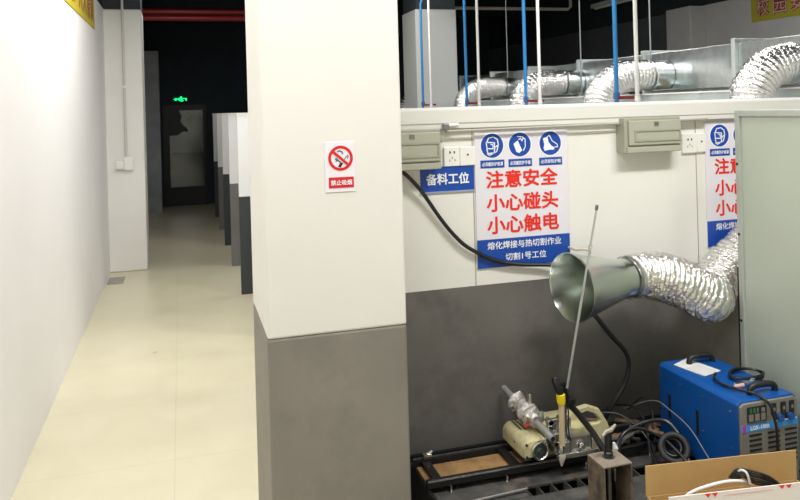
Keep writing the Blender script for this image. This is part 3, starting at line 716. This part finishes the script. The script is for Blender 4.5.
obj('shaft', MB().tube([(px_, py_, TZ+.004), (px_, py_, TZ+.020), (px_, py_, TZ+.024), (px_, py_, TZ+.088)], [.017, .017, .013, .0135], 16), RUBBER, sp, smooth=True)
obj('wing_nut', MB().tube([(px_-.03, py_-.01, TZ+.085), (px_-.01, py_, TZ+.094), (px_+.012, py_, TZ+.098), (px_+.036, py_+.006, TZ+.112)], [.005, .009, .009, .005], 8), mat('nut_pale', (.34, .30, .25), .5, .3), sp, smooth=True)
tag(obj('paper_scrap', MB().tube([(1.62, 2.62, .300), (1.625, 2.62, .322), (1.618, 2.62, .345)], [.006, .012, .005], 7), PAPER), 'tiny white rag caught behind the spindle', 'rag')

# ------------------------------------------------------------------ scrap and hoses on the bench
scl = [(1.72, 2.93, 12, .20, .028), (1.80, 2.98, -8, .26, .02), (1.88, 2.95, 25, .22, .03), (1.76, 2.86, -20, .24, .022), (1.86, 2.86, 40, .20, .026), (1.93, 2.92, -35, .2, .03),
       (1.70, 2.80, 8, .20, .03), (1.83, 2.80, -12, .22, .024), (1.92, 2.80, 55, .16, .03), (1.74, 2.73, 30, .18, .02), (1.66, 2.95, -30, .18, .02), (1.85, 2.74, -50, .14, .022)]
adj = ['lying nearest the blue machine', 'lying against the booth wall', 'crossing the heap', 'lying behind the winged nut']
for i, (x, y, a, l, w) in enumerate(scl):
    z = BZ+.006+.0085*i
    M = Matrix.Translation((x, y, z)) @ Matrix.Rotation(radians(a), 4, 'Z') @ Matrix.Rotation(radians(random.uniform(-5, 5)), 4, 'Y')
    tag(obj('steel_offcut', MB().box(-l/2, l/2, -w/2, w/2, 0, .006, M), mat('offcut_rust', (.22, .145, .085), .6, .3, var=.4, vscale=22, dirt=(.06, .05, .04), dirt_amt=.8, dscale=18) if i % 3 else STEEL, bevel=.0008), 'rusty flat steel offcut in the heap between carriage and blue machine', 'offcut', 'steel offcuts on the bench')
def cable(name, pts, r, m_, label, cat='cable', group=None, n=8, seg=10):
    return tag(obj(name, MB().tube(spline(pts, n), r, seg), m_, smooth=True), label, cat, group)
cable('power_cable', [(.80, 3.0, 1.50), (.86, 2.985, 1.44), (.893, 3.0, 1.425), (.97, 3.02, 1.347), (1.057, 3.03, 1.222), (1.123, 3.03, 1.139), (1.191, 3.03, 1.079), (1.309, 3.03, 1.018), (1.43, 3.03, .990), (1.58, 3.02, .976), (1.76, 2.97, .95)],   .0085, RUBBER, 'thick black cable swooping from the beige box across the safety board')
cable('hanging_cable', [(1.66, 2.95, .93), (1.70, 2.92, .80), (1.735, 2.9, .745), (1.79, 2.9, .674), (1.86, 2.9, .595), (1.878, 2.9, .531), (1.85, 2.9, .446), (1.79, 2.9, .366), (1.755, 2.92, .283), (1.78, 2.94, .225)], .0105, RUBBER, 'black cable hanging below the fume cone down to the bench')
cable('torch_lead', [(1.79, 3.0, .30), (1.84, 2.95, .34), (1.87, 2.86, .36), (1.86, 2.76, .33), (1.81, 2.66, .27), (1.78, 2.55, .235)], .005, RUBBER, 'black lead looping over the steel offcuts')
cable('torch_lead', [(1.70, 2.90, .345), (1.78, 2.84, .35), (1.83, 2.76, .31), (1.84, 2.68, .26), (1.78, 2.60, .24)], .0045, RUBBER, 'thin black lead crossing behind the winged nut')
cable('torch_lead', [(1.92, 2.98, .30), (1.955, 2.92, .37), (1.95, 2.85, .35), (1.90, 2.76, .28), (1.86, 2.70, .235)], .0045, RUBBER, 'black lead arching beside the blue machine flank')
cable('rubber_hose', [(1.66, 2.70, .245), (1.75, 2.76, .30), (1.86, 2.76, .335), (1.93, 2.72, .345), (1.955, 2.66, .30), (1.93, 2.57, .235)], .009, RUBBER, 'black rubber hose passing over the hose coil', n=8)
cable('rubber_hose', [(1.66, 2.66, .25), (1.70, 2.69, .33), (1.78, 2.70, .345), (1.88, 2.66, .30), (1.92, 2.56, .24)], .006, RUBBER, 'black hose arching from the torch to the coil')
# hose coil leaning
hc = thing('hose_coil', 'dark coiled rubber hose leaning beside the blue machine', 'hose', (1.86, 2.62, BZ))
C0 = Vector((1.895, 2.625, .285)); nrm = Vector((-.38, -.70, .6)).normalized(); u = nrm.cross(Vector((0, 0, 1))).normalized(); v = nrm.cross(u)
def ringpts(c, r, n=48, tilt=0): return [c+r*cos(2*pi*k/n)*u+r*sin(2*pi*k/n)*v for k in range(n+1)]
obj('outer_loop', MB().tube(ringpts(C0+Vector((.006, 0, -.008)), .052), .012, 14, False), GRUB, hc, smooth=True)
obj('inner_loop', MB().tube(ringpts(C0-nrm*.018, .034), .008, 12, False), RUBBER, hc, smooth=True)
obj('rear_loop', MB().tube(ringpts(C0-nrm*.025, .050), .009, 12, False), RUBBER, hc, smooth=True)
cable('grey_wire', [(1.90, 2.99, .300), (1.955, 2.84, .385), (1.958, 2.72, .385), (1.958, 2.60, .36), (1.955, 2.50, .30), (1.955, 2.42, .24), (1.95, 2.36, .22)], .0022, WIRE, 'thin grey wire running along the flank of the blue machine')

# ------------------------------------------------------------------ welding machine
wm = thing('welding_machine', 'blue box welding machine with black handles at the bench end', 'welding machine', (2.125, 2.6, BZ))
wx0, wx1, wy0, wy1, wz1 = 1.978, 2.252, 2.352, 2.845, .547
obj('case', MB().prism([(wx0, BZ+.01), (wx0, wz1-.014), (wx0+.014, wz1), (wx1-.014, wz1), (wx1, wz1-.014), (wx1, BZ+.01)], (0, wy0+.012, 0), UX, UZ, (0, wy1-wy0-.012, 0)), WBLUE, wm, bevel=.003)
fp = obj('front_panel', MB().prism([(wx0+.004, BZ+.01), (wx0+.004, wz1-.018), (wx0+.02, wz1-.006), (wx1-.02, wz1-.006), (wx1-.004, wz1-.018), (wx1-.004, BZ+.01)], (0, wy0+.012, 0), UX, UZ, (0, -.012, 0)), WGREY, wm, bevel=.003)
FY = wy0
flat('band', [(wx0+.004, .433), (wx1-.004, .433), (wx1-.004, .461), (wx0+.004, .461)], FY, WBAND, fp)
lettering('lettering', 'LGK-100B', (2.068, FY-.0012, .447), UX, UZ, .088, .016, LETW, fp, .03)
flat('brand_mark', [(1.990, .434), (2.004, .434), (2.004, .462), (1.990, .462)], FY-.001, MAGE, fp)
tb = obj('terminal_window', MB().box(2.012, 2.098, FY-.004, FY, .470, .527), WBLK, fp)
b = MB()
for x in (2.020, 2.036): b.box(x, x+.010, FY-.007, FY-.004, .505, .522)
obj('green_terminals', b, WGRN, tb)
b = MB()
for x in (2.016, 2.044, 2.072): b.box(x, x+.020, FY-.006, FY-.004, .474, .500)
b.box(2.055, 2.06, FY-.006, FY-.004, .505, .522); b.box(2.075, 2.09, FY-.006, FY-.004, .505, .520)
obj('terminal_blocks', b, WGREY, tb)
for x in (2.133, 2.178, 2.218):
    s_ = obj('switch', box(x-.011, x+.011, FY-.005, FY, .486, .528), WBLK, fp, bevel=.001)
    obj('switch_lever', box(x-.004, x+.004, FY-.008, FY-.005, .500, .512), WGREY, s_)
for x in (2.158, 2.208):
    k_ = obj('knob_plate', box(x-.022, x+.022, FY-.003, FY, .463, .484), WBLK, fp)
    obj('knob', MB().tube([(x, FY-.003, .472), (x, FY-.016, .472)], .014, 20), KNOBB, k_, smooth=True)
flat('white_strip', [(2.135, .4615), (2.240, .4615), (2.240, .4575), (2.135, .4575)], FY-.001, LETW, fp)
for c0 in (2.020, 2.105, 2.185):
    for r_ in range(7):
        z = .415-.019*r_
        obj('vent_slot', MB().box(c0, c0+.055, FY-.002, FY+.001, z, z+.008), HOLE, fp)
def handle(y):
    return MB().tube(spline([(2.082, y, wz1-.002), (2.083, y, wz1+.016), (2.098, y, wz1+.028), (2.14, y, wz1+.031), (2.182, y, wz1+.028), (2.199, y, wz1+.016), (2.200, y, wz1-.002)], 6), .0125, 12)
obj('handle', handle(2.775), WBLK, wm, smooth=True)
obj('handle', handle(2.415), WBLK, wm, smooth=True)
for y in (2.78, 2.60): obj('side_slot', box(wx0-.003, wx0, y-.012, y+.002, .33, .43), HOLE, wm)
for y in (2.82, 2.70, 2.56, 2.40):
    for z in (.50, .36): obj('screw', MB().tube([(wx0, y, z), (wx0-.003, y, z)], .004, 8), CHROME, wm)
for y in (2.42, 2.78):
    obj('foot', box(wx0+.02, wx1-.02, y-.02, y+.02, BZ, BZ+.01), RUBBER, wm)
# paper, coil and cables on the machine
z = wz1+.0005
def sheet(name, pts, z, t, m_, label, fold=.0):
    b = MB(); b.prism(pts, (0, 0, z), (1, 0, 0), (0, 1, 0), (0, 0, t))
    return tag(obj(name, b, m_), label, 'paper', 'papers on the blue machine')
sheet('paper_sheet', [(2.013, 2.79), (2.115, 2.838), (2.150, 2.66), (2.045, 2.63)], z, .002, PAPER, 'larger white paper sheet lying on top of the blue machine')
sheet('paper_sheet', [(2.035, 2.735), (2.105, 2.745), (2.135, 2.65), (2.045, 2.625)], z+.0025, .0015, mat('paper_grey', (.70, .70, .69), .6), 'smaller folded paper lying over the larger sheet')
cc = thing('cable_coil', 'black cable coiled on top of the blue machine', 'cable', (2.15, 2.56, wz1))
def loop(cx, cy, rx, ry, zz, wob, ph):
    cx += .03; cy -= .012
    return [(cx+rx*cos(2*pi*k/40+ph)+wob*sin(6*pi*k/40), cy+ry*sin(2*pi*k/40+ph), zz+.004*sin(4*pi*k/40)) for k in range(41)]
obj('loop', MB().tube(loop(2.170, 2.580, .072, .055, wz1+.010, .003, 0), .0052, 10, False), RUBBER, cc, smooth=True)
obj('loop', MB().tube(loop(2.165, 2.572, .076, .052, wz1+.018, -.003, 1), .0052, 10, False), RUBBER, cc, smooth=True)
obj('tail', MB().tube(spline([(2.075, 2.60, wz1+.02), (2.045, 2.57, wz1+.012), (2.035, 2.50, wz1+.010), (2.06, 2.43, wz1+.012), (2.085, 2.37, wz1+.010), (2.10, 2.335, wz1-.012), (2.112, 2.33, .50), (2.122, 2.325, .44), (2.125, 2.325, .38), (2.125, 2.325, .30), (2.12, 2.33, .23)], 8), .0055, 10), RUBBER, cc, smooth=True)
cl = thing('earth_clamp', 'silver earth clamp lying on the blue machine before the coil', 'clamp', (2.1, 2.49, wz1))
obj('jaw', MB().prism([(-.05, -.008), (.0, -.014), (.05, -.004), (.05, .004), (.0, .010), (-.05, .010)], (2.125, 2.492, wz1+.004), (.98, .1, 0), (-.1, .98, 0), (0, 0, .012)), CHROME, cl, bevel=.002)
obj('grip', MB().tube([(2.06, 2.475, wz1+.010), (2.10, 2.468, wz1+.014)], .008, 10), mat('clamp_pink', (.62, .42, .40), .5), cl, smooth=True)
obj('tongue', MB().tube([(2.16, 2.50, wz1+.012), (2.215, 2.525, wz1+.02)], .007, 10), CHROME, cl, smooth=True)

for o_ in [wm, cc, cl]+[q_ for q_ in bpy.data.objects if q_.name.startswith('paper_sheet')]: o_.location.x += .016
cmx.scale = (.945, .945, .945); cmx.location.x -= .006; cmx.location.y += .008

# ------------------------------------------------------------------ open cardboard box
cb = thing('cardboard_box', 'open cardboard box with white printed outer flap on the bench front', 'box', (1.78, 2.1, BZ))
ang = radians(-7.6); org = Vector((1.510, 2.243, 0)); U = Vector((cos(ang), sin(ang), 0)); V = Vector((-sin(ang), cos(ang), 0))
def bxs(u0, u1, v0, v1, z0, z1):
    M = Matrix(((U.x, V.x, 0, org.x), (U.y, V.y, 0, org.y), (0, 0, 1, 0), (0, 0, 0, 1)))
    return MB().box(u0, u1, v0, v1, z0, z1, M)
Wd = .568
obj('rear_wall', bxs(0, Wd, -.004, 0, BZ, .335), CARD, cb)
obj('rear_flap', bxs(-.004, Wd, -.002, .002, .336, .440), CARD, cb)
obj('side_wall', bxs(0, .004, -.206, -.004, BZ, .335), CARD, cb)
obj('side_wall', bxs(Wd-.004, Wd, -.206, -.004, BZ, .335), CARD, cb)
obj('front_wall', bxs(0, Wd, -.21, -.206, BZ, .335), CARDW, cb)
ffp = obj('front_flap', bxs(-.030, Wd, -.208, -.204, .336, .440), CARDW, cb)
obj('flap_lip', bxs(-.030, Wd, -.204, -.202, .336, .438), CARD, ffp)
obj('bottom', bxs(.004, Wd-.004, -.206, -.004, BZ, BZ+.005), CARD, cb)
for uc in (.115, .375):
    for (dx) in (-.012, .012):
        pts = [(uc+dx-.011, .4385), (uc+dx+.011, .4385), (uc+dx+.002, .4265)]
        obj('red_arrow_print', MB().prism(pts, org+V*(-.208), U, (0, 0, 1), -V*.001), LETR, ffp)
obj('red_line_print', bxs(.16, .33, -.209, -.208, .4275, .4285), mat('pink_print', (.70, .25, .25), .5), ffp)
wc = thing('white_cord', 'white cord bulging up inside the cardboard box', 'cord', (1.65, 2.1, .3))
Q = lambda u_, v_, z_: tuple(org+U*u_+V*v_+Vector((0, 0, z_)))
obj('cord', MB().tube(spline([Q(.06, -.10, .34), Q(.09, -.12, .395), Q(.17, -.13, .422), Q(.25, -.12, .420), Q(.31, -.10, .395), Q(.33, -.08, .34)], 8), .006, 10), PAPER, wc, smooth=True)
dbn = thing('cable_bundle', 'bundle of dark cables tied inside the cardboard box', 'cable', (1.9, 2.1, .3))
for k in range(6):
    o_ = .007*k
    obj('strand', MB().tube(spline([Q(.27+o_*.5, -.06-o_*.5, .40), Q(.295, -.07-o_, .432-o_*.3), Q(.335, -.09-o_*.5, .432-o_), Q(.39, -.11, .415-o_), Q(.44, -.12, .37-o_)], 8), .0035, 8), RUBBER if k % 3 else GRUB, dbn, smooth=True)
obj('tie', MB().tube(spline([Q(.300, -.055, .405), Q(.294, -.09, .438), Q(.300, -.115, .441), Q(.310, -.12, .405)], 6), .004, 8), PAPER, dbn, smooth=True)

# ------------------------------------------------------------------ light
def area(name, loc, sx, sy, power, col=(1, .98, .95), rot=(0, 0, 0)):
    l = bpy.data.lights.new(name, 'AREA'); l.shape = 'RECTANGLE'; l.size = sx; l.size_y = sy; l.energy = power; l.color = col
    o = bpy.data.objects.new(name, l); COL.objects.link(o); o.location = loc; o.rotation_euler = rot; return o
area('lamp_corridor', (.0, 1.9, 3.35), .25, 2.6, 62)
area('lamp_corridor_mid', (.0, 5.4, 3.35), .25, 2.4, 75)
area('lamp_booth', (2.1, 1.5, 3.3), 1.5, .25, 72)
area('lamp_booths', (2.5, 4.4, 3.35), .25, 1.2, 42)
area('lamp_booths_right', (4.6, 4.8, 3.35), .25, 1.2, 28)
area('lamp_booths_far', (2.3, 7.4, 3.35), .25, 1.2, 30)
area('fill_corridor_far', (.0, 9.4, 3.35), .25, .8, 12)  # added fill that lifts the deeper corridor floor
area('lamp_far_room', (1.2, 16.3, 2.6), .3, .3, 4)
w = bpy.data.worlds.new('world'); SC.world = w; w.use_nodes = True
w.node_tree.nodes['Background'].inputs[0].default_value = (.55, .6, .65, 1); w.node_tree.nodes['Background'].inputs[1].default_value = .05
SC.view_settings.view_transform = 'Standard'
try: SC.view_settings.look = 'None'
except Exception: pass
SC.view_settings.gamma = 1; SC.view_settings.exposure = .09
SC.view_settings.use_curve_mapping = False
